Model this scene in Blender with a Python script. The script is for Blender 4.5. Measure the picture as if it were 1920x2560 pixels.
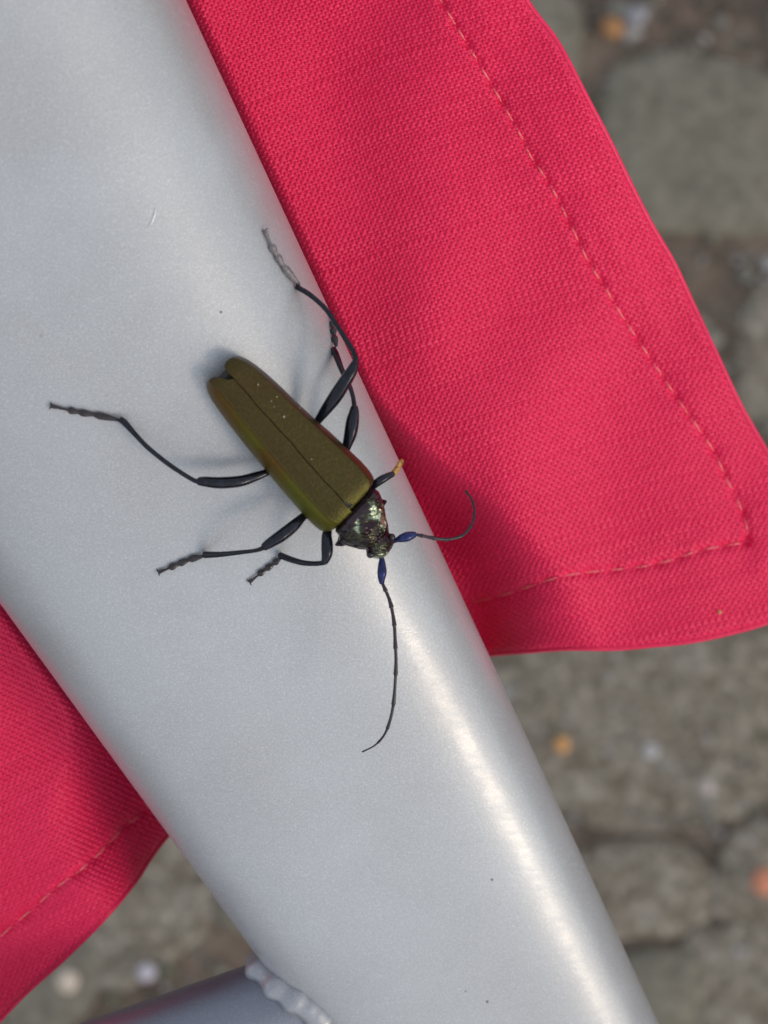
import bpy, bmesh, math, random
import numpy as np
from mathutils import Vector, Matrix
from mathutils.bvhtree import BVHTree
from mathutils.kdtree import KDTree

for o in list(bpy.data.objects):
    bpy.data.objects.remove(o)
random.seed(7)
rng = np.random.default_rng(7)
S = bpy.context.scene
COL = S.collection
R = math.radians

# ------------------------------------------------------------------ camera
F = 5280.0                       # focal length in photograph pixels
W, H = 1920, 2560
CAM_H = 0.93
TILT = 12.0
cd = bpy.data.cameras.new('camera')
cam = bpy.data.objects.new('camera', cd)
COL.objects.link(cam)
cam.location = (0, 0, CAM_H)
cam.rotation_euler = (R(TILT), 0, 0)
cd.sensor_fit = 'VERTICAL'
cd.sensor_height = 24.0
cd.sensor_width = 18.0
cd.lens = F / H * 24.0
cd.clip_start = 0.005
cd.clip_end = 500
cd.dof.use_dof = True
cd.dof.focus_distance = 0.2320
cd.dof.aperture_fstop = cd.lens / 2.5
S.camera = cam

# ------------------------------------------------------------------ light
SUN_EL, SUN_AZ = 21.5, 126.5      # azimuth from +Y towards +X
world = bpy.data.worlds.new('World')
S.world = world
world.use_nodes = True
wn = world.node_tree
bg = wn.nodes['Background']
sky = wn.nodes.new('ShaderNodeTexSky')
sky.sky_type = 'NISHITA'
sky.sun_disc = False
sky.sun_elevation = R(SUN_EL)
sky.sun_rotation = R(SUN_AZ)
sky.air_density = 1.0
sky.dust_density = 1.2
sky.ozone_density = 1.6
hs = wn.nodes.new('ShaderNodeHueSaturation')       # thin high cloud: a paler sky
hs.inputs['Saturation'].default_value = 0.42
wn.links.new(sky.outputs[0], hs.inputs['Color'])
veil = wn.nodes.new('ShaderNodeMix')                # an even veil of cloud over the whole sky
veil.data_type = 'RGBA'
veil.inputs[0].default_value = 0.55
veil.inputs[7].default_value = (4.6, 4.9, 5.5, 1)
wn.links.new(hs.outputs[0], veil.inputs[6])
wn.links.new(veil.outputs[2], bg.inputs[0])
bg.inputs[1].default_value = 0.15
sd = bpy.data.lights.new('sun', 'SUN')
sun = bpy.data.objects.new('sun', sd)
COL.objects.link(sun)
sd.energy = 0.55
sd.angle = R(13)
sd.color = (1.0, 0.82, 0.62)
sv = Vector((math.sin(R(SUN_AZ)) * math.cos(R(SUN_EL)), math.cos(R(SUN_AZ)) * math.cos(R(SUN_EL)), math.sin(R(SUN_EL))))
sun.rotation_euler = sv.to_track_quat('Z', 'Y').to_euler()
sun.location = (0, 0, 3)
S.view_settings.view_transform = 'Standard'
S.view_settings.look = 'None'
S.view_settings.gamma = 1
S.view_settings.exposure = 0.42
S.view_settings.use_curve_mapping = False
S.render.resolution_x, S.render.resolution_y = 768, 1024

# ------------------------------------------------------------------ helpers
CM = Matrix.Translation((0, 0, CAM_H)) @ Matrix.Rotation(R(TILT), 4, 'X')
CMn = np.array(CM)
CAMP = Vector((0, 0, CAM_H))
CX, CY, CZ = (CM.to_3x3() @ Vector(v) for v in ((1, 0, 0), (0, 1, 0), (0, 0, 1)))


def ray(px, py):
    v = Vector(((px - W / 2) / F, -(py - H / 2) / F, -1.0))
    return CM.to_3x3() @ v


def at(px, py, d):
    return CAMP + ray(px, py) * d


def proj(p):
    q = CM.inverted() @ Vector(p)
    return (W / 2 + F * q.x / -q.z, H / 2 - F * q.y / -q.z, -q.z)


def ground_at(px, py, z=0.0):
    r = ray(px, py)
    return CAMP + r * ((z - CAM_H) / r.z)


def tag(o, label=None, cat=None, group=None, kind=None):
    if label: o['label'] = label
    if cat: o['category'] = cat
    if group: o['group'] = group
    if kind: o['kind'] = kind
    return o


def empty(name, loc):
    o = bpy.data.objects.new(name, None)
    COL.objects.link(o)
    o.location = loc
    o.empty_display_size = 0.01
    return o


def mk(name, verts, faces, mats, parent=None, origin=(0, 0, 0), smooth=True):
    """verts in world space; stored relative to origin (the parent's origin when it is a part)"""
    og = Vector(origin)
    me = bpy.data.meshes.new(name)
    if isinstance(verts, np.ndarray):
        v = (verts - np.array(og)).astype(np.float32)
        f = np.asarray(faces, dtype=np.int32)
        n = f.shape[1]
        me.vertices.add(len(v)); me.vertices.foreach_set('co', v.ravel())
        me.loops.add(f.size); me.loops.foreach_set('vertex_index', f.ravel())
        me.polygons.add(len(f)); me.polygons.foreach_set('loop_start', np.arange(0, f.size, n, dtype=np.int32))
        me.update(calc_edges=True)
        me.validate()
    else:
        me.from_pydata([tuple(Vector(p) - og) for p in verts], [], faces)
    if not isinstance(mats, (list, tuple)):
        mats = [mats]
    for m in mats:
        me.materials.append(m)
    if smooth:
        me.polygons.foreach_set('use_smooth', np.ones(len(me.polygons), dtype=bool))
    me.update()
    o = bpy.data.objects.new(name, me)
    COL.objects.link(o)
    if parent is not None:
        o.parent = parent
    else:
        o.location = og
    return o


def catmull(pts, n):
    """resample a polyline of tuples with a Catmull-Rom spline, n points per span"""
    P = np.array(pts, float)
    P = np.vstack([2 * P[0] - P[1], P, 2 * P[-1] - P[-2]])
    out = []
    for i in range(1, len(P) - 2):
        for k in range(n):
            t = k / n
            a, b, c, d = P[i - 1], P[i], P[i + 1], P[i + 2]
            out.append(0.5 * (2 * b + (c - a) * t + (2 * a - 5 * b + 4 * c - d) * t * t + (3 * b - a - 3 * c + d) * t ** 3))
    out.append(P[-2])
    return np.array(out)


def sweep(points, radii, seg=10, flat=1.0, up=None, cap=True):
    """tapered tube along 3D points -> verts, faces"""
    pts = [Vector(p) for p in points]
    V, Fc = [], []
    ref = Vector(up) if up is not None else CZ
    for i, p in enumerate(pts):
        a = pts[max(i - 1, 0)]; b = pts[min(i + 1, len(pts) - 1)]
        t = (b - a).normalized()
        s = t.cross(ref)
        if s.length < 1e-6: s = t.orthogonal()
        s.normalize()
        u = s.cross(t).normalized()
        for k in range(seg):
            an = 2 * math.pi * k / seg
            V.append(p + s * (radii[i] * math.cos(an)) + u * (radii[i] * flat * math.sin(an)))
    for i in range(len(pts) - 1):
        for k in range(seg):
            k2 = (k + 1) % seg
            Fc.append((i * seg + k, i * seg + k2, (i + 1) * seg + k2, (i + 1) * seg + k))
    if cap:
        Fc.append(tuple(range(seg))[::-1])
        Fc.append(tuple((len(pts) - 1) * seg + k for k in range(seg)))
    return V, Fc


class MB:
    def __init__(self): self.v, self.f, self.g = [], [], []
    def add(self, vf, gid=0):
        v, f = vf
        o = len(self.v)
        self.v += v
        self.f += [tuple(i + o for i in q) for q in f]
        self.g += [gid] * len(v)
        return self


# ------------------------------------------------------------------ materials
def mat(name):
    m = bpy.data.materials.new(name)
    m.use_nodes = True
    nt = m.node_tree
    return m, nt, nt.nodes['Principled BSDF']


def nd(nt, typ, **kw):
    n = nt.nodes.new(typ)
    for k, v in kw.items():
        if k in n.inputs: n.inputs[k].default_value = v
        else: setattr(n, k, v)
    return n


def ramp(nt, src, stops):
    r = nt.nodes.new('ShaderNodeValToRGB')
    e = r.color_ramp.elements
    while len(e) < len(stops): e.new(0.5)
    for el, (p, c) in zip(e, stops):
        el.position = p
        el.color = (*c, 1) if len(c) == 3 else c
    nt.links.new(src, r.inputs[0])
    return r


def bump(nt, src, b, strength, dist):
    n = nd(nt, 'ShaderNodeBump')
    n.inputs['Strength'].default_value = strength
    n.inputs['Distance'].default_value = dist
    nt.links.new(src, n.inputs['Height'])
    nt.links.new(n.outputs[0], b.inputs['Normal'])
    return n


def noise(nt, scale, detail=3, rough=0.5, coord='Object', vec=None):
    n = nt.nodes.new('ShaderNodeTexNoise')
    n.inputs['Scale'].default_value = scale
    n.inputs['Detail'].default_value = detail
    n.inputs['Roughness'].default_value = rough
    if vec is None:
        tc = nt.nodes.new('ShaderNodeTexCoord')
        vec = tc.outputs[coord]
    nt.links.new(vec, n.inputs['Vector'])
    return n


def mixc(nt, fac, a, b):
    m = nt.nodes.new('ShaderNodeMix')
    m.data_type = 'RGBA'
    for s, v in ((m.inputs[0], fac), (m.inputs[6], a), (m.inputs[7], b)):
        if isinstance(v, bpy.types.NodeSocket): nt.links.new(v, s)
        elif isinstance(v, (int, float)): s.default_value = v
        else: s.default_value = (*v, 1)
    return m.outputs[2]


def make_paint(name, base, metallic, rough, coat, coat_rough):
    m, nt, b = mat(name)
    n1 = noise(nt, 5200, 2)
    c1 = ramp(nt, n1.outputs[0], [(0.3, tuple(x * 0.80 for x in base)), (0.55, base), (0.72, tuple(min(1, x * 1.4) for x in base))])
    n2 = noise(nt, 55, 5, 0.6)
    c2 = ramp(nt, n2.outputs[0], [(0.35, (base[0] * 0.93, base[1] * 0.89, base[2] * 0.86)), (0.68, tuple(x * 1.10 for x in base))])  # soft smudges; the brownish mottling also paints in blurred reflections
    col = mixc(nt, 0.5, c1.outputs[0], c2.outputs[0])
    # dark dirt specks
    v = nd(nt, 'ShaderNodeTexVoronoi'); v.inputs['Scale'].default_value = 150
    tc = nt.nodes.new('ShaderNodeTexCoord'); nt.links.new(tc.outputs['Object'], v.inputs['Vector'])
    sp = ramp(nt, v.outputs['Distance'], [(0.0, (1, 1, 1)), (0.022, (1, 1, 1)), (0.032, (0, 0, 0))])
    nsel = noise(nt, 60, 0)
    gate = ramp(nt, nsel.outputs[0], [(0.52, (0, 0, 0)), (0.56, (1, 1, 1))])
    mm = nt.nodes.new('ShaderNodeMath'); mm.operation = 'MULTIPLY'
    nt.links.new(sp.outputs[0], mm.inputs[0]); nt.links.new(gate.outputs[0], mm.inputs[1])
    col = mixc(nt, mm.outputs[0], col, (0.10, 0.09, 0.085))
    nt.links.new(col, b.inputs['Base Color'])
    b.inputs['Metallic'].default_value = metallic
    nr = noise(nt, 220, 4)
    rr = ramp(nt, nr.outputs[0], [(0.3, (rough - 0.03,) * 3), (0.75, (rough + 0.05,) * 3)])
    nt.links.new(rr.outputs[0], b.inputs['Roughness'])
    b.inputs['Coat Weight'].default_value = coat
    b.inputs['Coat Roughness'].default_value = coat_rough
    nb = noise(nt, 2600, 3)
    bn_ = bump(nt, nb.outputs[0], b, 0.20, 0.0001)
    # rubbed streaks and finger smears in the clear coat
    tcs = nt.nodes.new('ShaderNodeTexCoord'); mps = nt.nodes.new('ShaderNodeMapping')
    mps.inputs['Rotation'].default_value = (0, 0, R(62)); mps.inputs['Scale'].default_value = (260, 1500, 700)
    nt.links.new(tcs.outputs['Object'], mps.inputs[0])
    nst = noise(nt, 1.0, 4, 0.6, vec=mps.outputs[0])
    nsm = noise(nt, 70, 4, 0.6)
    mul = nt.nodes.new('ShaderNodeMath'); mul.operation = 'MULTIPLY'
    nt.links.new(nst.outputs[0], mul.inputs[0]); nt.links.new(nsm.outputs[0], mul.inputs[1])
    cr = ramp(nt, mul.outputs[0], [(0.15, (coat_rough * 0.6,) * 3), (0.38, (coat_rough * 2.6,) * 3)])
    nt.links.new(cr.outputs[0], b.inputs['Coat Roughness'])
    bc_ = nd(nt, 'ShaderNodeBump'); bc_.inputs['Strength'].default_value = 0.12; bc_.inputs['Distance'].default_value = 0.0002
    nt.links.new(nst.outputs[0], bc_.inputs['Height'])
    nt.links.new(bc_.outputs[0], b.inputs['Coat Normal'])
    return m


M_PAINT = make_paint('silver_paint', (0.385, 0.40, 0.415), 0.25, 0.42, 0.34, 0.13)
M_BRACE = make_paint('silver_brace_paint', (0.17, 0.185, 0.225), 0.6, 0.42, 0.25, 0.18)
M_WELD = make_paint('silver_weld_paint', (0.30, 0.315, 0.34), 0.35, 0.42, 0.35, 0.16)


def make_fabric():
    m, nt, b = mat('red_woven_fabric')
    n1 = noise(nt, 45, 4)
    c = ramp(nt, n1.outputs[0], [(0.3, (0.70, 0.011, 0.070)), (0.7, (0.80, 0.016, 0.090))])
    n2 = noise(nt, 2500, 2)
    c2 = ramp(nt, n2.outputs[0], [(0.35, (0.66, 0.010, 0.070)), (0.7, (0.86, 0.028, 0.125))])
    nt.links.new(mixc(nt, 0.5, c.outputs[0], c2.outputs[0]), b.inputs['Base Color'])
    b.inputs['Roughness'].default_value = 0.42
    b.inputs['Specular IOR Level'].default_value = 0.32
    b.inputs['Sheen Weight'].default_value = 0.05
    b.inputs['Sheen Tint'].default_value = (1, 0.45, 0.6, 1)
    return m


M_FAB = make_fabric()


def simple(name, col, rough=0.5, metallic=0.0, nscale=800, var=0.15, bstr=0.0, bdist=0.0001, spec=0.5, coat=0.0):
    m, nt, b = mat(name)
    n = noise(nt, nscale, 4)
    c = ramp(nt, n.outputs[0], [(0.3, tuple(x * (1 - var) for x in col)), (0.7, tuple(min(1, x * (1 + var)) for x in col))])
    nt.links.new(c.outputs[0], b.inputs['Base Color'])
    b.inputs['Roughness'].default_value = rough
    b.inputs['Metallic'].default_value = metallic
    b.inputs['Specular IOR Level'].default_value = spec
    b.inputs['Coat Weight'].default_value = coat
    if bstr: bump(nt, n.outputs[0], b, bstr, bdist)
    return m


M_STITCH = simple('pale_pink_thread', (0.78, 0.15, 0.17), 0.6, nscale=3000)
M_LEG = simple('blue_black_chitin', (0.008, 0.009, 0.016), 0.14, 0.25, 1500, 0.6, 0.12, 0.0001, spec=0.42)
M_TARSUS = simple('dark_tarsus_chitin', (0.022, 0.016, 0.017), 0.16, 0.0, 2500, 0.6, 0.3, 0.0001)
M_TPALE = simple('pale_tarsus', (0.15, 0.135, 0.14), 0.4, 0.1, 2500, 0.4, 0.3, 0.0001)
M_TGOLD = simple('golden_tarsus', (0.34, 0.19, 0.05), 0.35, 0.2, 1800, 0.8, 0.3, 0.0001)
M_SCAPE = simple('metallic_blue_chitin', (0.018, 0.026, 0.10), 0.25, 0.5, 2000, 0.4, 0.3, 0.0001)
M_ANT = simple('dark_antenna_chitin', (0.012, 0.008, 0.014), 0.32, 0.0, 2000, 0.4)
M_FLECK = simple('pale_dust', (0.36, 0.30, 0.20), 0.8)
M_EYE = simple('black_eye', (0.01, 0.01, 0.012), 0.15, 0, 4000, 0.3)
M_COLLAR = simple('purple_black_chitin', (0.026, 0.012, 0.018), 0.25, 0.3, 1200, 0.5, 0.3, 0.0001)
M_DARK = simple('dark_abdomen', (0.022, 0.016, 0.012), 0.45, 0.1, 2000, 0.5, 0.3, 0.0002)


def make_elytra():
    m, nt, b = mat('olive_bronze_wing_case')
    n1 = noise(nt, 160, 3)
    c = ramp(nt, n1.outputs[0], [(0.32, (0.072, 0.046, 0.016)), (0.5, (0.074, 0.053, 0.016)), (0.68, (0.072, 0.060, 0.017))])
    n2 = noise(nt, 3600, 4, 0.6)
    c2 = ramp(nt, n2.outputs[0], [(0.35, (0.036, 0.026, 0.009)), (0.58, (0.062, 0.046, 0.015)), (0.72, (0.12, 0.09, 0.034))])
    at_ = nt.nodes.new('ShaderNodeAttribute'); at_.attribute_name = 'margin'
    n3 = noise(nt, 130, 2)
    mc = ramp(nt, n3.outputs[0], [(0.36, (0.17, 0.09, 0.014)), (0.50, (0.16, 0.13, 0.014)), (0.62, (0.15, 0.165, 0.018))])
    col = mixc(nt, 0.45, c.outputs[0], c2.outputs[0])
    nt.links.new(mixc(nt, at_.outputs['Fac'], col, mc.outputs[0]), b.inputs['Base Color'])
    b.inputs['Metallic'].default_value = 0.7
    b.inputs['Roughness'].default_value = 0.39
    b.inputs['Specular IOR Level'].default_value = 0.25
    bump(nt, n2.outputs[0], b, 0.5, 0.00015)
    return m


M_ELY = make_elytra()


def make_pronotum():
    m, nt, b = mat('rugose_purple_chitin_painted_glints')
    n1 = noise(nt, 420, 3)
    c = ramp(nt, n1.outputs[0], [(0.40, (0.030, 0.016, 0.022)), (0.50, (0.06, 0.06, 0.035)), (0.58, (0.50, 0.58, 0.40)), (0.70, (0.30, 0.25, 0.09))])  # pale greenish stops are glints painted into the chitin colour
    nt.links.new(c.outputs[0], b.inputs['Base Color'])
    b.inputs['Metallic'].default_value = 0.75
    b.inputs['Roughness'].default_value = 0.18
    tc = nt.nodes.new('ShaderNodeTexCoord')
    mp = nt.nodes.new('ShaderNodeMapping')
    mp.inputs['Rotation'].default_value = (0, 0, R(25))
    mp.inputs['Scale'].default_value = (480, 1150, 900)
    nt.links.new(tc.outputs['Object'], mp.inputs[0])
    n2 = noise(nt, 1.0, 2, vec=mp.outputs[0])
    bump(nt, n2.outputs[0], b, 1.0, 0.0012)
    return m


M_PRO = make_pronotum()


def make_stone(name, a, bcol, c, s1=38, s2=150):
    m, nt, b = mat(name)
    tc = nt.nodes.new('ShaderNodeTexCoord')
    oi = nt.nodes.new('ShaderNodeObjectInfo')
    add = nt.nodes.new('ShaderNodeVectorMath'); add.operation = 'ADD'
    sc = nt.nodes.new('ShaderNodeVectorMath'); sc.operation = 'SCALE'; sc.inputs['Scale'].default_value = 5
    nt.links.new(oi.outputs['Location'], sc.inputs[0])
    nt.links.new(tc.outputs['Object'], add.inputs[0]); nt.links.new(sc.outputs[0], add.inputs[1])
    n1 = noise(nt, s1, 5, 0.6, vec=add.outputs[0])
    c1 = ramp(nt, n1.outputs[0], [(0.3, a), (0.5, bcol), (0.72, c)])
    n2 = noise(nt, s2, 4, 0.65, vec=add.outputs[0])
    c2 = ramp(nt, n2.outputs[0], [(0.34, tuple(x * 0.45 for x in a)), (0.5, bcol), (0.68, tuple(min(1, x * 1.5) for x in c))])
    nt.links.new(mixc(nt, 0.5, c1.outputs[0], c2.outputs[0]), b.inputs['Base Color'])
    b.inputs['Roughness'].default_value = 0.8
    bump(nt, n2.outputs[0], b, 0.8, 0.003)
    return m


M_STONE = make_stone('grey_green_cobble', (0.130, 0.113, 0.080), (0.165, 0.147, 0.107), (0.21, 0.19, 0.145))
M_STONE2 = make_stone('speckled_cobble', (0.088, 0.068, 0.040), (0.180, 0.150, 0.107), (0.36, 0.32, 0.26), 75, 190)


def make_ground():
    m, nt, b = mat('brown_dirt')
    n1 = noise(nt, 30, 6, 0.65)
    c = ramp(nt, n1.outputs[0], [(0.3, (0.095, 0.065, 0.046)), (0.5, (0.16, 0.117, 0.085)), (0.7, (0.23, 0.18, 0.135))])
    nt.links.new(c.outputs[0], b.inputs['Base Color'])
    b.inputs['Roughness'].default_value = 0.95
    bump(nt, n1.outputs[0], b, 0.8, 0.01)
    return m


M_GROUND = make_ground()

# ------------------------------------------------------------------ ground and cobbles
def ground_sheet():
    xs = [-60, -20, -6, -2, -1, -0.6, -0.3, 0, 0.3, 0.6, 1, 2, 6, 20, 60]
    V = [(x, y, 0) for y in xs for x in xs]
    n = len(xs)
    Fc = [(j * n + i, j * n + i + 1, (j + 1) * n + i + 1, (j + 1) * n + i) for j in range(n - 1) for i in range(n - 1)]
    return mk('ground', V, Fc, M_GROUND)


ground = tag(ground_sheet(), kind='structure')
ground['label'] = 'brown earth ground paved with worn grey cobblestones'


def stone_mesh(name, rx, ry, h, m, seed, seg=18, square=3.4):
    rg = random.Random(seed)
    ph = [rg.uniform(0, 6.28) for _ in range(5)]
    am = [rg.uniform(0.015, 0.06) for _ in range(5)]
    V, Fc = [], []
    prof = [(1.0, -0.25), (1.0, 0.35), (0.96, 0.70), (0.86, 0.90), (0.62, 1.0), (0.3, 1.03)]
    for s, z in prof:
        for k in range(seg):
            a = 2 * math.pi * k / seg
            c, q = math.cos(a), math.sin(a)
            rr = (abs(c) ** square + abs(q) ** square) ** (-1 / square)
            rr *= 1 + sum(am[j] * math.sin((j + 2) * a + ph[j]) for j in range(5))
            V.append((rx * s * rr * c, ry * s * rr * q, h * z + (rg.uniform(-0.06, 0.06) * h if z > 0.5 else 0)))
    V.append((0, 0, h * 1.03))
    for i in range(len(prof) - 1):
        for k in range(seg):
            k2 = (k + 1) % seg
            Fc.append((i * seg + k, i * seg + k2, (i + 1) * seg + k2, (i + 1) * seg + k))
    L = (len(prof) - 1) * seg
    for k in range(seg):
        Fc.append((L + k, L + (k + 1) % seg, len(V) - 1))
    o = mk(name, V, Fc, m, ground)
    return o


# stones that can be read in the photograph: pixel centre, half sizes in pixels, turn, material
GS = 0.95 / F
seen = [
    (1735, 345, 262, 262, 8, M_STONE), (1340, 120, 120, 215, 12, M_STONE), (1620, -190, 230, 170, -6, M_STONE2),
    (2080, 20, 150, 190, 0, M_STONE), (1960, 860, 110, 200, 10, M_STONE2), (1640, 900, 150, 170, 5, M_STONE),
    (1590, 1790, 390, 262, -4, M_STONE2), (1590, 1310, 300, 190, 3, M_STONE2), (1990, 1330, 90, 190, 3, M_STONE),
    (1560, 2235, 215, 128, -10, M_STONE2), (1930, 2200, 135, 130, 20, M_STONE2), (1400, 2420, 130, 140, 10, M_STONE2),
    (1890, 2480, 170, 170, -8, M_STONE2), (1660, 2490, 95, 120, 12, M_STONE),
    (330, 2260, 210, 165, -32, M_STONE2), (110, 2470, 130, 100, -20, M_STONE), (620, 2230, 75, 100, 15, M_STONE),
    (560, 2700, 260, 150, 5, M_STONE2), (60, 2180, 110, 120, 10, M_STONE),
]
placed = []
for i, (px, py, hx, hy, rz, m) in enumerate(seen):
    p = ground_at(px, py, 0.012)
    o = stone_mesh('cobblestone', hx * GS, hy * GS, (0.006 if m is M_STONE else 0.0045) + 0.001 * random.random(), m, 100 + i)
    o.location = (p.x, p.y, 0)
    o.rotation_euler.z = R(-rz)
    placed.append((p.x, p.y, max(hx, hy) * GS))
# the paving goes on around them
gi = 0
for j in range(-8, 9):
    for i in range(-7, 8):
        x = i * 0.098 + (0.049 if j % 2 else 0) + random.uniform(-.008, .008)
        y = j * 0.094 + 0.2 + random.uniform(-.008, .008)
        rx, ry = random.uniform(.038, .046), random.uniform(.036, .044)
        if any(math.hypot(x - a, y - b) < c + 0.040 for a, b, c in placed): continue
        o = stone_mesh('cobblestone', rx, ry, random.uniform(.006, .009), random.choice([M_STONE, M_STONE2]), 500 + gi)
        o.location = (x, y, 0)
        o.rotation_euler.z = random.uniform(-.2, .2)
        gi += 1

# loose grit between and on the stones: uncountable
def grit():
    V, Fc, G = [], [], []
    for i in range(6500):
        x, y = random.uniform(-.3, .32), random.uniform(-.15, .5)
        r = random.choice([.0014, .002, .003, .0045 if i % 3 else .0065]) * random.uniform(.7, 1.3)
        z = 0.002
        for a, b, c in placed:
            if math.hypot(x - a, y - b) < c * 0.8:
                z = 0.0050 - r * 0.3
                r *= 0.75
                break
        b0 = len(V)
        for dx, dy, dz in ((1, 0, 0), (-.9, .2, 0), (.1, 1, .1), (0, -.9, 0), (.1, 0, .6), (0, .1, -.8)):
            V.append((x + dx * r, y + dy * r * random.uniform(.7, 1.2), z + dz * r))
        g = random.choice([0, 0, 1, 1, 2, 3])
        for t in ((0, 2, 4), (2, 1, 4), (1, 3, 4), (3, 0, 4), (2, 0, 5), (1, 2, 5), (3, 1, 5), (0, 3, 5)):
            Fc.append(tuple(b0 + q for q in t)); G.append(g)
    ms = [make_stone('grit_grey', (0.12, 0.11, 0.085), (0.19, 0.18, 0.145), (0.27, 0.26, 0.22)),
          make_stone('grit_brown', (0.07, 0.052, 0.035), (0.12, 0.095, 0.07), (0.18, 0.15, 0.11)),
          make_stone('grit_pale', (0.22, 0.20, 0.18), (0.30, 0.29, 0.27), (0.42, 0.41, 0.40)),
          make_stone('grit_olive', (0.07, 0.065, 0.035), (0.12, 0.11, 0.07), (0.18, 0.17, 0.12))]
    g = mk('gravel', V, Fc, ms)
    g.data.polygons.foreach_set('material_index', G)
    tag(g, 'fine brown and grey grit scattered over the cobblestones', 'gravel', kind='stuff')


grit()


def pebble(px, py, r, col, label, z=0.0085):
    r *= 0.8
    p = ground_at(px, py, z)
    bm = bmesh.new()
    bmesh.ops.create_icosphere(bm, subdivisions=2, radius=r)
    rg = random.Random(int(px * 7 + py))
    for v in bm.verts:
        v.co *= 1 + rg.uniform(-.12, .12)
        v.co.z *= 0.7
    V = [v.co + p for v in bm.verts]
    Fc = [tuple(v.index for v in f.verts) for f in bm.faces]
    bm.free()
    o = mk('pebble', V, Fc, simple('pebble_' + label.split()[1], col, 0.6, 0, 300, 0.2), None, p)
    tag(o, label, 'pebble', 'loose pebbles on the cobbles')


pebble(1405, 1862, .0042, (0.62, 0.30, 0.09), 'small orange pebble on the speckled grey cobblestone below the red fabric')
pebble(1628, 1878, .0042, (0.44, 0.43, 0.42), 'small white pebble on the speckled cobblestone beside the orange pebble')
pebble(1768, 1968, .0042, (0.42, 0.36, 0.33), 'small pinkish pebble on the speckled cobblestone beside a mossy patch')
pebble(1912, 2205, .0075, (0.58, 0.22, 0.12), 'terracotta red pebble in the gap between two pale cobblestones')
pebble(1532, 68, .0070, (0.36, 0.17, 0.06), 'rust brown pebble in the dark gap beside the big cobblestone', 0.008)
pebble(1590, 40, .0070, (0.24, 0.235, 0.25), 'blue grey pebble touching the top of the big cobblestone', 0.010)
pebble(366, 2432, .0050, (0.50, 0.46, 0.50), 'pale lilac pebble on the brown earth above the small silver tube', 0.008)
pebble(168, 2452, .0062, (0.58, 0.48, 0.38), 'peach coloured pebble beside the hem of the red fabric')

# ------------------------------------------------------------------ the silver frame
D_AX = 0.2435                    # depth of the tube's axis in the middle of the picture
TUBE_TILT = R(20)


def edge_l(y): return 0.733 * y - 1101.0
def edge_r(y): return 0.462 * y + 460.0


ycs = 1280.0
P0 = at((edge_l(ycs) + edge_r(ycs)) / 2, ycs, D_AX)
slope = (0.733 + 0.462) / 2
# direction whose picture is the centre line and which sinks away from the camera downwards
d2 = Vector((slope, 1.0)).normalized()
v0 = ray((edge_l(ycs) + edge_r(ycs)) / 2, ycs)
dirc = Vector((d2.x * math.cos(TUBE_TILT), -d2.y * math.cos(TUBE_TILT), 0))
axis_c = Vector((dirc.x, dirc.y, -math.sin(TUBE_TILT)))
# make the projected line exact: depth change moves the picture point along the view ray as well
q0 = CM.inverted() @ P0
axis_c = Vector((dirc.x, dirc.y, 0)) + Vector((q0.x / -q0.z, q0.y / -q0.z, -1.0)) * math.sin(TUBE_TILT)
AX = (CM.to_3x3() @ axis_c).normalized()
E1 = AX.cross(CZ).normalized()           # across
E2 = E1.cross(AX).normalized()           # towards the camera
if E2.dot(CZ) < 0: E2 = -E2; E1 = -E1
FLAT = 0.80
cosl = 1 / math.sqrt(1 + slope * slope)


sinl = slope * cosl
KR, KL = 1 / (cosl + 0.462 * sinl), 1 / (cosl + 0.733 * sinl)   # edges run at different slopes either side
E1s = 1.0 if proj(P0 + E1 * 0.01)[0] > proj(P0)[0] else -1.0


def tube_rs(s):
    """radius and sideways shift of the section at axis position s (constant beyond the picture)"""
    s = min(max(s, S_LO), S_HI)
    c = P0 + AX * s
    x, y, d = proj(c)
    e = tube_n(s)
    h = (edge_r(y) - edge_l(y)) / 2
    tr, tl = h * KR, h * KL
    r, sh = (tr + tl) / 2 * d / F, E1s * (tr - tl) / 2 * d / F
    for _ in range(4):                   # the near shoulders of the section make its outline: fit those
        u = []
        for k in range(48):
            a = 2 * math.pi * k / 48
            ca, sa = math.cos(a), math.sin(a)
            q = proj(c + E1 * (sh + math.copysign(abs(ca) ** (2 / e), ca) * r) + E2 * (math.copysign(abs(sa) ** (2 / e), sa) * r * FLAT))
            u.append((q[0] - x) * cosl - (q[1] - y) * sinl)
        mr, ml = max(u), -min(u)
        r *= (tr + tl) / (mr + ml)
        sh += E1s * ((tr - tl) - (mr - ml)) / 2 * d / F
    return r, sh


ss_ = np.linspace(-0.15, 0.2, 600)
S_LO = min(v for v in ss_ if proj(P0 + AX * v)[1] > -500)
S_HI = max(v for v in ss_ if proj(P0 + AX * v)[1] < 3000)


def tube_n(s):
    x, y, d = proj(P0 + AX * s)
    t = min(max((y - 700) / 1500, 0), 1)
    t = t * t * (3 - 2 * t)
    return 3.2 + 1.0 * t


def tube_mesh(s0, s1, n, seg=160):
    V, Fc = [], []
    for i in range(n + 1):
        s = s0 + (s1 - s0) * i / n
        c = P0 + AX * s
        (r, sh), e = tube_rs(s), tube_n(s)
        c = c + E1 * sh
        for k in range(seg):
            a = 2 * math.pi * k / seg
            ca, sa = math.cos(a), math.sin(a)
            x = math.copysign(abs(ca) ** (2 / e), ca) * r
            z = math.copysign(abs(sa) ** (2 / e), sa) * r * FLAT
            V.append(c + E1 * x + E2 * z)
    for i in range(n):
        for k in range(seg):
            k2 = (k + 1) % seg
            Fc.append((i * seg + k, (i + 1) * seg + k, (i + 1) * seg + k2, i * seg + k2))
    Fc.append(tuple(range(seg)))
    Fc.append(tuple(n * seg + k for k in range(seg))[::-1])
    return V, Fc


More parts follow.
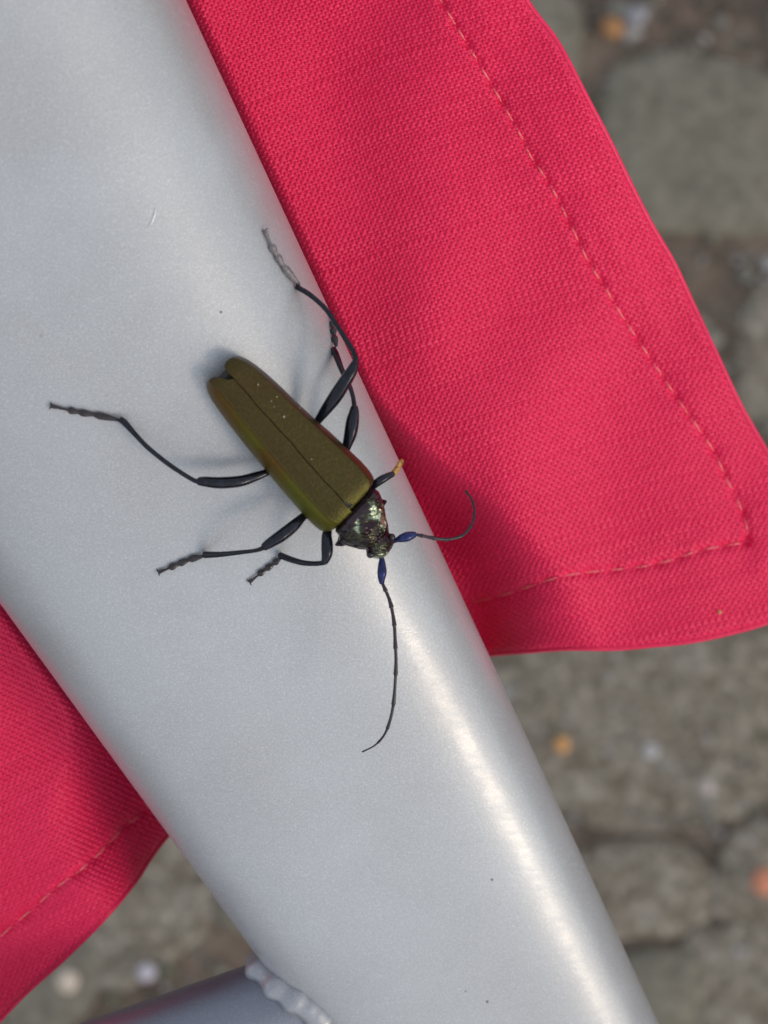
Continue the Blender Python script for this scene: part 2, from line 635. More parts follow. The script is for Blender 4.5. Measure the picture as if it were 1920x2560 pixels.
S0, S1 = -0.26, 0.40
tv, tf = tube_mesh(S0, S1, 220)
BVH = BVHTree.FromPolygons([tuple(v) for v in tv], tf[:-2])
base = P0 + AX * S1
frame = empty('tubular_frame', (base.x, base.y, 0))
FO = frame.location.copy()
tag(frame, 'silver grey painted metal tube frame with a thinner tube welded on', 'frame')
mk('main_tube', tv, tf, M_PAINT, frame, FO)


def hit(px, py):
    h = BVH.ray_cast(CAMP, ray(px, py).normalized())
    return h[0], h[1]


def surf(px, py, h=0.0):
    """point on the tube under a pixel, raised h metres along the surface normal"""
    x = px
    for _ in range(200):
        p, n = hit(x, py)
        if p is not None: break
        x -= 2
    if n.dot(CZ) < 0: n = -n
    q = p + n * h
    if x != px:                          # just past the edge: keep the depth, move sideways
        d = -(CM.inverted() @ q).z
        q = at(px, py, d)
    return q


# brace tube
ba = Vector((660, 2520)); bdir = Vector((0.943, -0.333))
jd = proj(P0 + AX * 0.055)[2] - 0.0095
b1 = at(ba.x + bdir.x * 230, ba.y + bdir.y * 230, jd + 0.004)
b0 = at(ba.x - bdir.x * 900, ba.y - bdir.y * 900, jd - 0.004)
BR = 116 / F * jd
bpts = [b1 + (b0 - b1) * t for t in np.linspace(0, 1, 30)]
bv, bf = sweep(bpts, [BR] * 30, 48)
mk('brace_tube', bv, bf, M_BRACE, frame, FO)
# weld bead: overlapping scales along the joint of the two tubes
wb = MB()
bax = (b1 - b0).normalized()
u1 = bax.cross(CZ).normalized(); u2 = u1.cross(bax).normalized()
nw = 34
ring = []
for k in range(nw * 3):
    a = 2 * math.pi * k / (nw * 3)
    o = b0 + (u1 * math.cos(a) + u2 * math.sin(a)) * BR * 1.02
    h = BVH.ray_cast(o, bax)
    ring.append(h[0])
good = [p for p in ring if p is not None]
for i, p in enumerate(ring):
    if p is None: continue
    if i % 3: continue
    q = ring[(i + 1) % len(ring)] or p
    t = (q - p)
    if t.length < 1e-7: continue
    t.normalize()
    rr = BR * random.uniform(0.20, 0.30)
    p = p + t * random.uniform(-.12, .12) * BR
    bm = bmesh.new(); bmesh.ops.create_icosphere(bm, subdivisions=3, radius=1)
    c = p - bax * rr * 0.35
    s = t.cross(bax).normalized(); w = s.cross(t)
    vv = [c + t * (v.co.x * rr * 1.0) + s * (v.co.y * rr * 0.95) + w * (v.co.z * rr * 1.3) for v in bm.verts]
    ff = [tuple(x.index for x in f.verts) for f in bm.faces]
    bm.free()
    wb.add((vv, ff))
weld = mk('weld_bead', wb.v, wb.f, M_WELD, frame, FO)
rmw = weld.modifiers.new('fuse', 'REMESH'); rmw.mode = 'VOXEL'; rmw.voxel_size = 0.0003; rmw.use_smooth_shade = True
smw = weld.modifiers.new('soften', 'SMOOTH'); smw.factor = 0.5; smw.iterations = 20
# the leg that carries the frame, outside the picture
lp = P0 + AX * (S1 - 0.03)
lv, lf = sweep([lp, Vector((lp.x, lp.y, lp.z * 0.5)), Vector((lp.x, lp.y, 0))], [0.016] * 3, 32, up=(1, 0, 0))
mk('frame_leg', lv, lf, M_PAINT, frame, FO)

# ------------------------------------------------------------------ the red fabric
HEM_R = [(900, -760), (1000, -580), (1095, -410), (1180, -260), (1250, -120), (1320, 11), (1392, 108), (1465, 246), (1522, 354), (1573, 459), (1627, 564), (1682, 658), (1736, 774),
         (1795, 900), (1851, 1018), (1920, 1140), (1972, 1250), (2003, 1370), (2003, 1460), (1970, 1520), (1920, 1553), (1823, 1581), (1727, 1601),
         (1631, 1611), (1536, 1619), (1416, 1619), (1320, 1626), (1219, 1635), (1050, 1660), (850, 1725), (650, 1850), (422, 2082), (336, 2202),
         (262, 2291), (157, 2396), (52, 2491), (-60, 2610), (-200, 2740)]
ST_R = [(890, -390), (970, -240), (1040, -110), (1101, 0), (1203, 168), (1301, 337), (1320, 380), (1378, 467), (1414, 539), (1443, 597), (1475, 662), (1515, 723), (1559, 796), (1632, 905),
        (1703, 1010), (1740, 1063), (1785, 1130), (1814, 1193), (1843, 1251), (1865, 1309), (1868, 1355)]
ST_B = [(1868, 1355), (1814, 1364), (1747, 1376), (1684, 1398), (1612, 1415), (1530, 1424), (1453, 1432), (1390, 1444), (1332, 1463), (1274, 1482), (1216, 1497),
        (1050, 1530), (830, 1600), (600, 1760), (362, 2024), (315, 2061), (252, 2129), (199, 2176), (136, 2223), (84, 2270), (21, 2323), (-60, 2400), (-180, 2510)]
hem = catmull(HEM_R, 6)
outline = np.vstack([hem, [(-330, 2740), (-330, 700), (-330, -760)]])


def in_poly(x, y, P):
    ins = np.zeros(x.shape, bool)
    n = len(P)
    for i in range(n):
        x1, y1 = P[i]; x2, y2 = P[(i + 1) % n]
        if y1 == y2: continue
        c = ((y1 > y) != (y2 > y)) & (x < (x2 - x1) * (y - y1) / (y2 - y1) + x1)
        ins ^= c
    return ins


def poly_dist(x, y, P, lim=200):
    """distance to a polyline and arc length at the closest point"""
    best = np.full(x.shape, 1e9); arc = np.zeros(x.shape)
    L = 0
    for i in range(len(P) - 1):
        a, b = P[i], P[i + 1]
        l = math.hypot(*(b - a))
        if l == 0: continue
        sel = (x > min(a[0], b[0]) - lim) & (x < max(a[0], b[0]) + lim) & (y > min(a[1], b[1]) - lim) & (y < max(a[1], b[1]) + lim)
        if sel.any():
            xs, ys = x[sel], y[sel]
            t = np.clip(((xs - a[0]) * (b[0] - a[0]) + (ys - a[1]) * (b[1] - a[1])) / (l * l), 0, 1)
            d = np.hypot(xs - a[0] - t * (b[0] - a[0]), ys - a[1] - t * (b[1] - a[1]))
            m = d < best[sel]
            bi = best[sel]; bi[m] = d[m]; best[sel] = bi
            ai = arc[sel]; ai[m] = (L + t * l)[m]; arc[sel] = ai
        L += l
    return best, arc


def sstep(a, b, x):
    t = np.clip((x - a) / (b - a), 0, 1)
    return t * t * (3 - 2 * t)


def axis_depth(x, y):
    """depth of the tube axis at the foot of the perpendicular, and |offset| in tube half widths"""
    xc = slope * y - 320.5
    hh = (edge_r(np.clip(y, -500, 3000)) - edge_l(np.clip(y, -500, 3000))) / 2
    off = (x - xc) * cosl - hh * (KR - KL) / 2
    # y of the foot point
    yf = y + (x - xc) * slope / (1 + slope * slope)
    ss = (yf - 1280) / cosl / F * D_AX
    d = D_AX + ss * math.tan(TUBE_TILT) * 0.97
    hw = (edge_r(np.clip(yf, -500, 3000)) - edge_l(np.clip(yf, -500, 3000))) / 2 * cosl
    return d, off / hw


stitch_lines = [catmull(ST_R, 6), catmull(ST_B, 6)]


def fab_depth(x, y):
    d, rho = axis_depth(x, y)
    ar = np.abs(rho)
    # the cloth hugs the back of the tube above and hangs freer towards its lower edge
    loose = np.where(rho > 0, sstep(950, 1500, y), sstep(1750, 2150, y))
    dep = d + 0.0185 - 0.0150 * sstep(0.80 + 0.1 * loose, 1.06 + 0.55 * loose, ar)
    # slow folds of the cloth
    free = sstep(1.0, 1.5, ar)
    dep = dep + free * (0.0026 * np.sin((x * 0.75 + y * 0.35) / 230.0) + 0.0012 * np.sin((x * 0.5 - y * 0.8) / 170.0 + 0.6)
                        + 0.0005 * np.sin((x * 0.9 + y * 0.2) / 61.0 + np.sin(y / 140.0)))
    dep = dep + 0.0060 * np.exp(-(((x - 1190) / 90) ** 2 + ((y - 1590) / 150) ** 2))
    dep = dep + 0.0030 * np.exp(-(((x - 1120) / 110) ** 2 + ((y - 1290) / 130) ** 2))
    # hem: rounded outer edge, puffed band, puckered stitch groove
    de, ae = poly_dist(x, y, hem)
    re = 20.0
    t = np.clip(1 - de / re, 0, 1)
    dep = dep + 0.0009 * (1 - np.sqrt(np.clip(1 - t * t, 0, 1)))
    for L in stitch_lines:
        ds, a = poly_dist(x, y, L)
        dep = dep + 0.00065 * np.exp(-(ds / 12.0) ** 2) * (0.7 + 0.3 * np.cos(a * 2 * math.pi / 57))
        dep = dep + 0.00016 * np.exp(-(ds / 40.0) ** 2) * np.sin(a * 2 * math.pi / 171 + ds / 30.0)
        dep = dep - 0.00028 * np.exp(-((ds - 55) / 40.0) ** 2) * (1 - sstep(95, 150, de))
    return dep


GA = R(-17)                              # grain direction in the picture
gx, gy = math.cos(GA), math.sin(GA)


def flatcos(a):
    c = np.cos(a)
    return np.sign(c) * np.abs(c) ** 0.55


def fabric_sheet(step_p, step_q, weave, shrink=0.0, push=0.0):
    C = np.array([(x, y) for x, y in outline])
    pp = C[:, 0] * gx + C[:, 1] * gy
    qq = -C[:, 0] * gy + C[:, 1] * gx
    # only as far as a little outside the picture
    p = np.arange(pp.min(), pp.max() + step_p, step_p)
    q = np.arange(qq.min(), qq.max() + step_q, step_q)
    Pg, Qg = np.meshgrid(p, q)
    X = Pg * gx - Qg * gy
    Y = Pg * gy + Qg * gx
    keep = in_poly(X, Y, C) & (X > -200) & (X < 2060) & (Y > (-420 if weave else -760)) & (Y < 2700)
    if weave:                             # nothing of it shows behind the middle of the tube
        _, rho = axis_depth(X, Y)
        keep &= np.abs(rho) > 0.80
    else:
        pass
    cell = keep[:-1, :-1] & keep[1:, :-1] & keep[:-1, 1:] & keep[1:, 1:]
    used = np.zeros_like(keep)
    used[:-1, :-1] |= cell; used[1:, :-1] |= cell; used[:-1, 1:] |= cell; used[1:, 1:] |= cell
    idx = -np.ones(keep.shape, np.int64)
    idx[used] = np.arange(used.sum())
    x, y = X[used], Y[used]
    dep = fab_depth(x, y) + push
    if weave:
        pu, qu = Pg[used], Qg[used]
        # threads wander a little
        pw = pu + 2.2 * np.sin(qu / 97 + 1.3 * np.sin(pu / 310)) + 1.2 * np.sin(qu / 31 + pu / 205)
        qw = qu + 3.0 * np.sin(pu / 150 + 0.7) + 1.3 * np.sin(pu / 47 + qu / 260) - 0.00006 * (pu - 900) ** 2
        PP, QQ = 8.5, 8.5
        jr = np.floor(qw / QQ); ir = np.floor(pw / PP)
        hq = (qw / QQ - jr - 0.5) * 2; hp = (pw / PP - ir - 0.5) * 2
        rj = rng.normal(0, 1, 4096)[(jr.astype(int)) % 4096]; ri = rng.normal(0, 1, 4096)[(ir.astype(int)) % 4096]
        rc = rng.normal(0, 1, 65536)[((ir * 131 + jr * 977).astype(int)) % 65536]
        thick = 0.00034
        weft = 0.00021 * flatcos(math.pi * (pw / PP + jr + 0.5 + 0.10 * rj)) + thick * (np.sqrt(np.clip(1 - (hq * 0.92) ** 2, 0, 1)) - 1) + 0.00004 + 0.000012 * rj
        warp = 0.00007 * np.cos(math.pi * (qw / QQ + ir + 1.5)) + thick * 0.9 * (np.sqrt(np.clip(1 - (hp * 0.95) ** 2, 0, 1)) - 1) - 0.00005 + 0.000010 * ri
        hgt = np.maximum(weft, warp) + 0.000010 * rc
        dep = dep - hgt
    cx = (x - W / 2) / F * dep; cy = -(y - H / 2) / F * dep
    P = np.stack([cx, cy, -dep, np.ones_like(dep)], 1) @ CMn.T
    a = idx[:-1, :-1][cell]; b = idx[:-1, 1:][cell]; c = idx[1:, 1:][cell]; d = idx[1:, :-1][cell]
    return P[:, :3].copy(), np.stack([d, c, b, a], 1)


fo = at(1500, 900, 0.25)
fabric = empty('red_fabric', fo)
tag(fabric, 'red woven fabric flap with a pale stitched hem, hanging behind the silver tube', 'fabric')
fv, ff = fabric_sheet(2.5, 2.0, True)
sh = mk('woven_cloth', fv, ff, M_FAB, fabric, fo)
bv2, bf2 = fabric_sheet(12.0, 12.0, False, push=0.0007)
mk('backing', bv2, bf2, M_FAB, fabric, fo)
print('fabric quads', len(ff), len(bf2))


def fab_point(x, y, h=0.0):
    d = float(fab_depth(np.array([float(x)]), np.array([float(y)]))[0]) - h
    return at(x, y, d)


# folded hem edge: a soft rolled cord of cloth
hp_ = [tuple(p) for p in hem if -760 < p[1] < 2720]
ev, ef = sweep([fab_point(x, y, -0.0004) for x, y in hp_], [0.00042] * len(hp_), 8)
mk('hem_edge', ev, ef, M_FAB, fabric, fo)


def stitches(line, pitch, length, start, stop):
    seg = np.hypot(*np.diff(line, axis=0).T); cum = np.concatenate([[0], np.cumsum(seg)])
    def pos(a):
        return np.interp(a, cum, line[:, 0]), np.interp(a, cum, line[:, 1])
    a = start
    while a + length < min(stop, cum[-1]):
        ll = length * random.uniform(.88, 1.1)
        pts, rad = [], []
        for k in range(7):
            t = k / 6
            x, y = pos(a + ll * t)
            pts.append(fab_point(x + random.uniform(-.6, .6), y, -0.00020 + 0.00030 * math.sin(math.pi * t)))
            rad.append(0.00015 * (0.55 + 0.45 * math.sin(math.pi * t)))
        x0, y0 = pos(a)
        x1, y1 = pos(a + ll)
        a += pitch * random.uniform(.95, 1.05)
        if x0 > 1960 or x0 < -120 or y0 < -400: continue
        _, rho = axis_depth(np.array([x0, x1]), np.array([y0, y1]))
        if np.abs(rho).max() < 0.93: continue
        v, f = sweep(pts, rad, 6)
        mk('stitch', v, f, M_STITCH, fabric, fo)


stitches(stitch_lines[0], 57, 49, 10, 1e9)
stitches(stitch_lines[1], 59, 50, 8, 1e9)

# crumb on the cloth, lint on the tube
cp = fab_point(1799, 1530, 0.0001)
bm = bmesh.new(); bmesh.ops.create_icosphere(bm, subdivisions=2, radius=0.00028)
for v in bm.verts: v.co *= random.uniform(.75, 1.25)
cv = [v.co + cp for v in bm.verts]; cf = [tuple(x.index for x in f.verts) for f in bm.faces]; bm.free()
crumb = mk('crumb', cv, cf, simple('tan_crumb', (0.5, 0.3, 0.12), 0.7), None, cp)
tag(crumb, 'tiny tan crumb lying on the red fabric near its lower hem', 'crumb')
lpts = [surf(x, y, 0.00006) for x, y in ((388, 520), (387, 535), (382, 550), (372, 568))]
lv, lf = sweep(lpts, [0.00004, .00008, .00008, .00004], 6)
lint = mk('lint_fibre', lv, lf, simple('white_lint', (0.8, 0.8, 0.8), 0.7), None, lpts[1])
tag(lint, 'short white lint fibre stuck to the silver tube', 'lint')

# ------------------------------------------------------------------ the beetle
bc, bn = hit(715, 1110)
if bn.dot(CZ) < 0: bn = -bn
BN = (CZ * 0.62 + bn * 0.38 - AX * 0.0).normalized()          # dorsal direction
B0 = bc + BN * 0.0036                                          # plane of the wing-case margins
BO = bc.copy()


def U(px, py, z=0.0):
    r = ray(px, py)
    return CAMP + r * ((B0 + BN * z - CAMP).dot(BN) / r.dot(BN))


PX = (B0 - CAMP).dot(-CZ) / F                                  # metres per pixel at the beetle
mm = 0.001
body = MB()
LEG, TAR, TPALE, TGOLD, PRO, DRK, COLLAR = range(7)


def limb(spec, gid, seg=12, flat=1.0, n=5, lin=0.0):
    """spec: (px, py, height, radius in px); height as ('s', h) on the tube or z above the body plane (mm)"""
    pts = []
    for px, py, h, r in spec:
        q = surf(px, py, h[1] * mm) if isinstance(h, tuple) else U(px, py, h * mm)
        pts.append((q.x, q.y, q.z, r * PX))
    if lin:                               # even out the depth between the two ends
        a_, b_ = proj(pts[0][:3])[2], proj(pts[-1][:3])[2]
        L = [0.0]
        for i in range(1, len(spec)):
            L.append(L[-1] + math.hypot(spec[i][0] - spec[i - 1][0], spec[i][1] - spec[i - 1][1]))
        pts = []
        for (px, py, h, r), l in zip(spec, L):
            t = l / L[-1]
            q = at(px, py, a_ + (b_ - a_) * t - lin * mm * math.sin(math.pi * t))
            pts.append((q.x, q.y, q.z, r * PX))
    C = catmull(pts, n)
    body.add(sweep([c[:3] for c in C], [c[3] for c in C], seg, flat), gid)


def tarsus(spec, gid, w=7.0):
    """segments of a foot: heart-shaped joints then a slim claw joint with two claws"""
    P = [surf(x, y, h * mm) for x, y, h in spec]
    n = len(P) - 1
    for i in range(n):
        a, b = P[i], P[i + 1]
        if i < n - 1:
            prof = [(0, .45), (.25, .62), (.6, .92), (.85, 1.0), (1.05, .6)]
            k = w * PX
        else:
            prof = [(-.1, .35), (.3, .38), (.7, .48), (1.0, .6)]
            k = w * PX
        pts = [a + (b - a) * t for t, _ in prof]
        body.add(sweep(pts, [k * r for _, r in prof], 10, 0.7), gid)
    d = (P[-1] - P[-2]).normalized()
    s = d.cross(CZ).normalized()
    for sg in (-1, 1):
        c = P[-1]
        L = 12 * PX
        pts = [c, c + d * L * .25 + s * sg * L * .45, c + d * L * .15 + s * sg * L * .95 - CZ * L * .1]
        body.add(sweep(pts, [2.6 * PX, 2.2 * PX, 1.1 * PX], 6), gid)


s_ = lambda h: ('s', h)
# left hind
limb([(690, 1172, -1.4, 10), (664, 1182, -1.0, 9.5), (640, 1191, -.8, 12), (600, 1203, -.3, 14.5), (550, 1207, 0, 15), (512, 1204, .2, 13), (494, 1203, .2, 10)], LEG)
limb([(500, 1203, .2, 7), (483, 1200, 0.1, 6), (425, 1163, s_(3.0), 6.2), (371, 1120, s_(2.2), 6.4), (339, 1087, s_(1.4), 6.8), (313, 1058, s_(.9), 8.5), (299, 1047, s_(.6), 8)], LEG, lin=0.5)
tarsus([(298, 1047, .45), (238, 1035, .32), (199, 1029, .3), (172, 1023, .3), (128, 1013, .3)], TAR, 9.5)
# left mid
limb([(785, 1272, -1.5, 9), (761, 1289, -1.1, 10), (735, 1314, -.7, 15), (705, 1338, -.3, 16), (676, 1357, -.2, 13.5), (658, 1369, -.2, 10)], LEG)
limb([(662, 1368, -.2, 7), (640, 1376, -.5, 5.5), (600, 1381, s_(1.7), 6), (550, 1386, s_(1.0), 7.5), (511, 1387, s_(.6), 9.5)], LEG, lin=0.5)
tarsus([(508, 1386, .45), (473, 1396, .32), (447, 1407, .3), (424, 1417, .3), (397, 1428, .3)], TAR, 9.5)
# left fore
limb([(822, 1318, -1.2, 10), (817, 1338, -.9, 13), (818, 1365, -.6, 15.5), (817, 1388, -.6, 14), (811, 1407, -.8, 9)], LEG)
limb([(813, 1406, -.8, 7), (790, 1409, -1.2, 6.5), (757, 1407, s_(1.1), 7.5), (725, 1398, s_(.8), 8.5), (700, 1388, s_(.6), 9)], LEG, lin=0.5)
tarsus([(700, 1391, .45), (684, 1406, .32), (665, 1420, .3), (646, 1434, .3), (624, 1452, .3)], TAR, 9.0)
# right hind
limb([(775, 1075, -1.6, 9), (794, 1053, -1.2, 10), (812, 1028, -.8, 14), (836, 995, -.3, 17.5), (860, 958, .1, 17), (879, 928, .3, 14.5), (888, 907, .3, 10)], LEG)
limb([(886, 912, .3, 8), (889, 897, .2, 7.5), (882, 876, 0, 6.5), (863, 846, -.6, 6.5), (841, 812, -1.4, 6.5), (817, 776, s_(1.5), 6.5), (793, 752, s_(1.1), 6.5), (769, 733, s_(.8), 7), (741, 717, s_(.6), 7)], LEG, lin=0.5)
tarsus([(740, 716, .45), (703, 668, .32), (686, 640, .3), (672, 615, .3), (657, 578, .3)], TPALE, 11)
# right mid
limb([(862, 1132, -1.8, 10), (867, 1115, -1.5, 12), (876, 1085, -1.3, 16.5), (881, 1055, -1.2, 17), (885, 1030, -1.2, 13), (886, 1015, -1.3, 9)], LEG)
limb([(886, 1018, -1.3, 6.5), (882, 990, -1.6, 6), (872, 960, -2.2, 6.5), (855, 926, s_(1.0), 7.5), (840, 887, s_(.7), 9), (833, 872, s_(.6), 8)], LEG, lin=0.5)
tarsus([(832, 870, .45), (829, 843, .32), (826, 824, .3), (825, 806, .3), (824, 790, .3)], TAR, 9.5)
# right fore
limb([(915, 1232, -1.6, 8), (926, 1222, -1.3, 8), (945, 1205, -1.1, 11), (965, 1193, -1.2, 10), (984, 1184, -1.6, 7)], LEG)
limb([(980, 1187, -1.6, 7), (986, 1180, -2.0, 8), (993, 1172, -2.4, 8), (997, 1163, -2.8, 7)], TGOLD)
limb([(995, 1166, -2.7, 6), (1001, 1158, -3.0, 8), (1006, 1150, -3.4, 4)], TGOLD)


# trunk: pronotum, head, and the abdomen below the wing cases, lofted across traced left and right points
def loft(stations, gid, seg=20, sq=2.2):
    V, Fc = [], []
    for (lx, ly), (rx, ry), z, h in stations:
        Lp, Rp = U(lx, ly, z * mm), U(rx, ry, z * mm)
        c = (Lp + Rp) / 2; a = (Rp - Lp) / 2
        for k in range(seg):
            an = 2 * math.pi * k / seg
            ca, sa = math.cos(an), math.sin(an)
            V.append(c + a * math.copysign(abs(ca) ** (2 / sq), ca) + BN * (h * mm * math.copysign(abs(sa) ** (2 / sq), sa)))
    n = len(stations)
    for i in range(n - 1):
        for k in range(seg):
            k2 = (k + 1) % seg
            Fc.append((i * seg + k, i * seg + k2, (i + 1) * seg + k2, (i + 1) * seg + k))
    Fc.append(tuple(range(seg))[::-1]); Fc.append(tuple((n - 1) * seg + k for k in range(seg)))
    return V, Fc


body.add(loft([((540, 950), (566, 922), .2, .3), ((543, 962), (590, 915), .1, .7), ((570, 1020), (660, 945), -.3, 1.2), ((660, 1150), (775, 1055), -.6, 1.8),
               ((760, 1270), (880, 1155), -.7, 2.0), ((825, 1312), (922, 1212), -.5, 2.0), ((852, 1318), (935, 1232), -.3, 1.8)], DRK), DRK)
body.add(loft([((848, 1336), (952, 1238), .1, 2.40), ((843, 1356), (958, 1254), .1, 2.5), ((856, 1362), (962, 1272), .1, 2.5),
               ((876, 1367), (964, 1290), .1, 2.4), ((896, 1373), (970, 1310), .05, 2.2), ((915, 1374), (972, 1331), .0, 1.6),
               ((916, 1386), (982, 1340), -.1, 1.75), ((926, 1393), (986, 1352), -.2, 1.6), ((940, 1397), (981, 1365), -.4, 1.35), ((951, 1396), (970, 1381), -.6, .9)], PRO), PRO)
body.add(loft([((850, 1300), (925, 1222), .1, 1.7), ((842, 1318), (938, 1222), .1, 2.25), ((838, 1328), (948, 1229), .1, 2.42), ((846, 1338), (952, 1240), .1, 2.40), ((856, 1345), (950, 1255), 0, 2.1)], COLLAR), COLLAR)
# side spines of the pronotum
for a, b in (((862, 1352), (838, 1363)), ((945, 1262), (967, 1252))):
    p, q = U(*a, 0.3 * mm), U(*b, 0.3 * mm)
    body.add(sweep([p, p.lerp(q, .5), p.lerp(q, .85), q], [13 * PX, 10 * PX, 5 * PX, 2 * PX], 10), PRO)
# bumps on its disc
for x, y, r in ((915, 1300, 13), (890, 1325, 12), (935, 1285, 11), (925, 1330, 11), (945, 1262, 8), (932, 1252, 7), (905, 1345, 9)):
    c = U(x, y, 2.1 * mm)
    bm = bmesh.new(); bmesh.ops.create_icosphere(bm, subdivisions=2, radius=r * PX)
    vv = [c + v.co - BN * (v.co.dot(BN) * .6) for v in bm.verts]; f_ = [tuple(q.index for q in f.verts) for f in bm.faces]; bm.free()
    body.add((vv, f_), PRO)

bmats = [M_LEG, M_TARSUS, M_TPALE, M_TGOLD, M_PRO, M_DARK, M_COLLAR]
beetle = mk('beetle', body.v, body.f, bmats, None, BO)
tag(beetle, 'olive green longhorn beetle with dark legs and blue based antennae on the silver tube', 'beetle')
# fuse legs, trunk and head into one skin
rm = beetle.modifiers.new('fuse', 'REMESH'); rm.mode = 'VOXEL'; rm.voxel_size = 0.000062; rm.use_smooth_shade = True
dg = bpy.context.evaluated_depsgraph_get()
nm = bpy.data.meshes.new_from_object(beetle.evaluated_get(dg))
kd = KDTree(len(body.v))
for i, v in enumerate(body.v): kd.insert(v - BO, i)
kd.balance()
beetle.modifiers.clear()
old = beetle.data
beetle.data = nm
bpy.data.meshes.remove(old)
nm.name = 'beetle'
nm.materials.clear()
for m in bmats: nm.materials.append(m)
# light smoothing of the voxel steps
bm = bmesh.new(); bm.from_mesh(nm)
for _ in range(2):
    bmesh.ops.smooth_vert(bm, verts=bm.verts, factor=0.5, use_axis_x=True, use_axis_y=True, use_axis_z=True)
bm.to_mesh(nm); bm.free()
mi = [body.g[kd.find(p.center)[1]] for p in nm.polygons]
nm.polygons.foreach_set('material_index', mi)
nm.polygons.foreach_set('use_smooth', [True] * len(nm.polygons))
nm.update()
print('beetle faces', len(nm.polygons))

# wing cases
EA = np.array((0.696, 0.718)); EB = np.array((0.718, -0.696)); E0 = np.array((550.0, 928.0))
R_IN = [(-7, 28), (-1, 15), (16, 11), (36, 11.6), (250, 2.6), (463, -6.6), (478, -6.9)]
R_OUT = [(-7, 36), (-4.5, 44), (-1, 52), (6, 59), (16.6, 66), (30, 71), (49, 75), (85.7, 79.8), (134.5, 82.7), (185, 84), (249, 87.3), (300, 92), (367, 95), (405, 97), (438, 95.5), (455, 92), (463, 88), (468, 80), (474, 58), (478, 25)]
L_IN = [(-4, -31), (3, -18), (15, -9), (30, -1), (36, 10.5), (50, 10.3), (250, 1.8), (463, -7.4), (486, -8)]
L_OUT = [(-4, -34), (-2, -41), (1, -47), (9, -54), (21.4, -60), (36, -65), (57, -69), (106, -76), (160, -82), (216, -87), (270, -92), (318, -95.5), (373, -98.8), (414, -101), (441, -100), (460, -97), (471, -92), (480, -82), (484, -60), (486, -35)]


def elytron(inn, out, side):
    inn = np.array(inn, float); out = np.array(out, float)
    a0, a1 = out[0, 0], out[-1, 0]
    u = np.linspace(0, 1, 110)
    aa = a0 + (a1 - a0) * (0.5 - 0.5 * np.cos(math.pi * u)) * 0.55 + (a1 - a0) * u * 0.45
    nt_ = 44
    V, Fc, mg = [], [], []
    tc = 0.60 if side < 0 else 0.84
    for a in aa:
        bi = np.interp(a, inn[:, 0], inn[:, 1]) + 0.9 * math.sin(a / 31.0) + 0.5 * math.sin(a / 13.0 + 1); bo = np.interp(a, out[:, 0], out[:, 1])
        endt = min(1, max(0, (a - a0) / 45)); endf = min(1, max(0, (a1 - a) / 40))
        Hh = 2.3 * (0.45 + 0.55 * math.sqrt(1 - (1 - endt) ** 2)) * (0.72 + 0.28 * math.sqrt(1 - (1 - endf) ** 2))
        for k in range(nt_ + 1):
            t = k / nt_
            b = bi + (bo - bi) * t
            if t < tc: z = Hh * (1 - 0.13 * (t / tc) ** 2)
            else:
                w = (t - tc) / (1 - tc)
                z = Hh * 0.87 - (Hh * 0.87 + 0.75) * (0.35 * w + 0.65 * (1 - math.sqrt(max(0, 1 - w * w))))
            dpx = abs(b - bi)
            z -= 0.03 * math.exp(-(dpx / 1.6) ** 2)
            z += 0.02 * math.exp(-((dpx - 5) / 2.5) ** 2)
            for tr in ((tc * 0.98, .10), (tc * 0.55, .03)):
                z += tr[1] * math.exp(-((t - tr[0]) / 0.018) ** 2) * endt * endf
            q = E0 + EA * a + EB * b
            V.append(U(q[0], q[1], z * mm))
            w_ = min(1, max(0, (t - tc * 0.93) / 0.12)); f_ = min(1, max(0, 1 - (a1 - a) / 45))
            mg.append(min(1, 0.6 * w_ * w_ * (3 - 2 * w_) + 0.45 * f_ * f_) if side < 0 else 0.25 * f_ * f_)
    m = nt_ + 1
    for i in range(len(aa) - 1):
        for k in range(nt_):
            f = (i * m + k, i * m + k + 1, (i + 1) * m + k + 1, (i + 1) * m + k)
            Fc.append(f if side < 0 else f[::-1])
    o = mk('elytron', V, Fc, M_ELY, beetle, BO)
    o.data.attributes.new('margin', 'FLOAT', 'POINT').data.foreach_set('value', mg)
    so = o.modifiers.new('thickness', 'SOLIDIFY'); so.thickness = 0.00014; so.offset = -1
    return o


elytron(R_IN, R_OUT, 1)
elytron(L_IN, L_OUT, -1)
# scutellum: small triangular shield where the wing cases meet
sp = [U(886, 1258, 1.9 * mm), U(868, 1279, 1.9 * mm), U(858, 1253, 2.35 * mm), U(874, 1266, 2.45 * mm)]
mk('scutellum', sp, [(0, 3, 1), (1, 3, 2), (2, 3, 0)], M_PRO, beetle, BO)
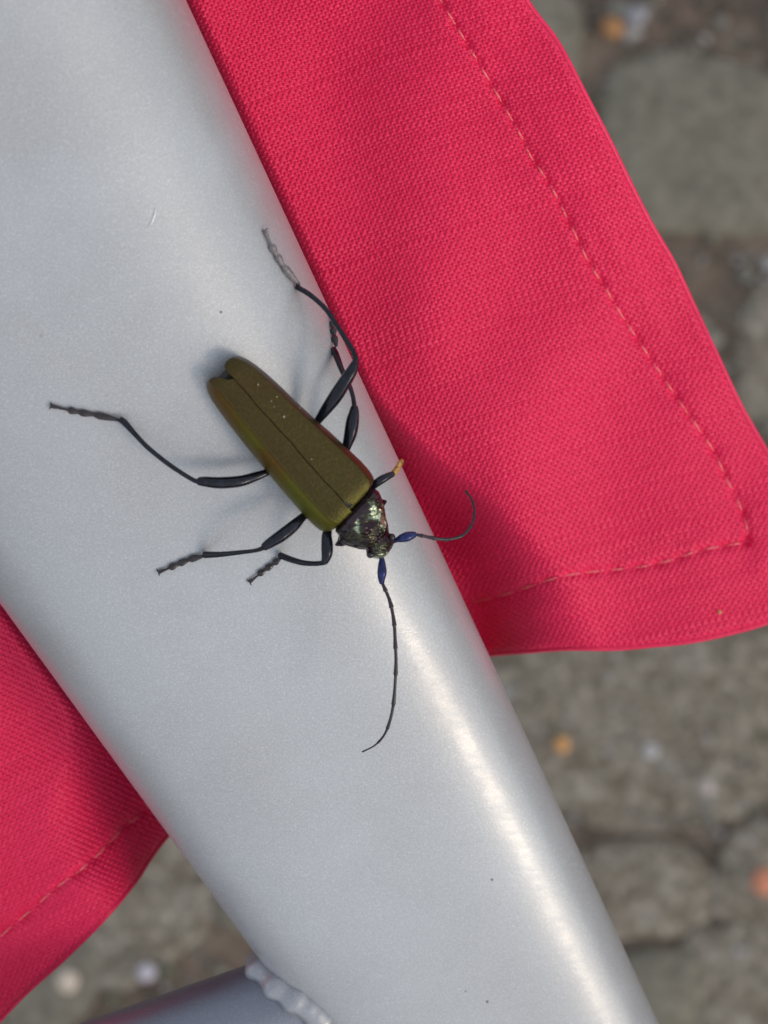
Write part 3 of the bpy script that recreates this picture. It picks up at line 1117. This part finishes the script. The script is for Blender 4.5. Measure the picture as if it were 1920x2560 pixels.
# pale dust flecks on the right wing case are part of the chitin's wear: tiny flakes
for x, y, r in ((645, 961, 2.6), (710, 1042, 3.2), (692, 992, 2.0), (678, 1003, 1.8), (685, 1017, 1.6), (750, 1020, 1.6), (779, 1148, 2.0)):
    c = U(x, y, 2.28 * mm)
    bm = bmesh.new(); bmesh.ops.create_icosphere(bm, subdivisions=1, radius=r * PX)
    vv = [v.co + c for v in bm.verts]; f_ = [tuple(q.index for q in f.verts) for f in bm.faces]; bm.free()
    mk('dust_fleck', vv, f_, M_FLECK, beetle, BO)
for x, y, z in ((979, 1343, .7), (926, 1386, .7)):
    c = U(x, y, z * mm)
    bm = bmesh.new(); bmesh.ops.create_uvsphere(bm, u_segments=14, v_segments=10, radius=10 * PX)
    vv = [v.co + c for v in bm.verts]; f_ = [tuple(q.index for q in f.verts) for f in bm.faces]; bm.free()
    mk('eye', vv, f_, M_EYE, beetle, BO)


def antenna(scape, flag, nseg):
    pts = np.array([(*(U(x, y, h * mm) if not isinstance(h, tuple) else surf(x, y, h[1] * mm)), r * PX) for x, y, h, r in flag])
    C = catmull([tuple(p) for p in pts], 14)
    n = len(C)
    rad = []
    for i in range(n):
        t = i / (n - 1) * nseg
        f = t - int(t)
        rad.append(C[i, 3] * (0.82 + 0.42 * f ** 3))
    v, f = sweep([c[:3] for c in C], rad, 8)
    o = mk('antenna', v, f, M_ANT, beetle, BO)
    sc = np.array([(*U(x, y, h * mm), r * PX) for x, y, h, r in scape])
    C = catmull([tuple(p) for p in sc], 6)
    v, f = sweep([c[:3] for c in C], [c[3] for c in C], 14)
    mk('scape', v, f, M_SCAPE, o, BO)


antenna([(975, 1357, -.1, 6), (990, 1351, .1, 6), (1003, 1346, .2, 10.5), (1017, 1342, .2, 12.5), (1030, 1338, .1, 10), (1040, 1335, 0, 6)],
        [(1037, 1336, 0, 4.6), (1058, 1340, 0, 5), (1088, 1346, -.3, 5), (1122, 1348, -.8, 4.8), (1157, 1338, -1.4, 4.4), (1179, 1312, -2, 4.2), (1186, 1280, -2.6, 3.8), (1180, 1250, -3.2, 3.4), (1163, 1226, -3.8, 2.8)], 8)
antenna([(949, 1383, -.3, 6), (954, 1396, -.1, 6.5), (955, 1413, .1, 10), (955, 1431, .2, 12), (954, 1446, .1, 9.5), (955, 1459, 0, 6)],
        [(955, 1456, 0, 5), (961, 1470, .1, 5), (973, 1498, .2, 5.2), (981, 1530, .2, 5.2), (986, 1566, .2, 5.2), (988, 1608, .1, 5), (990, 1652, -.1, 5), (988, 1705, -.4, 4.8), (983, 1764, -.9, 4.8), (972, 1811, -1.3, 4.4), (958, 1841, -1.7, 3.4), (936, 1864, -2.0, 2.6), (905, 1880, -2.3, 1.8)], 9)
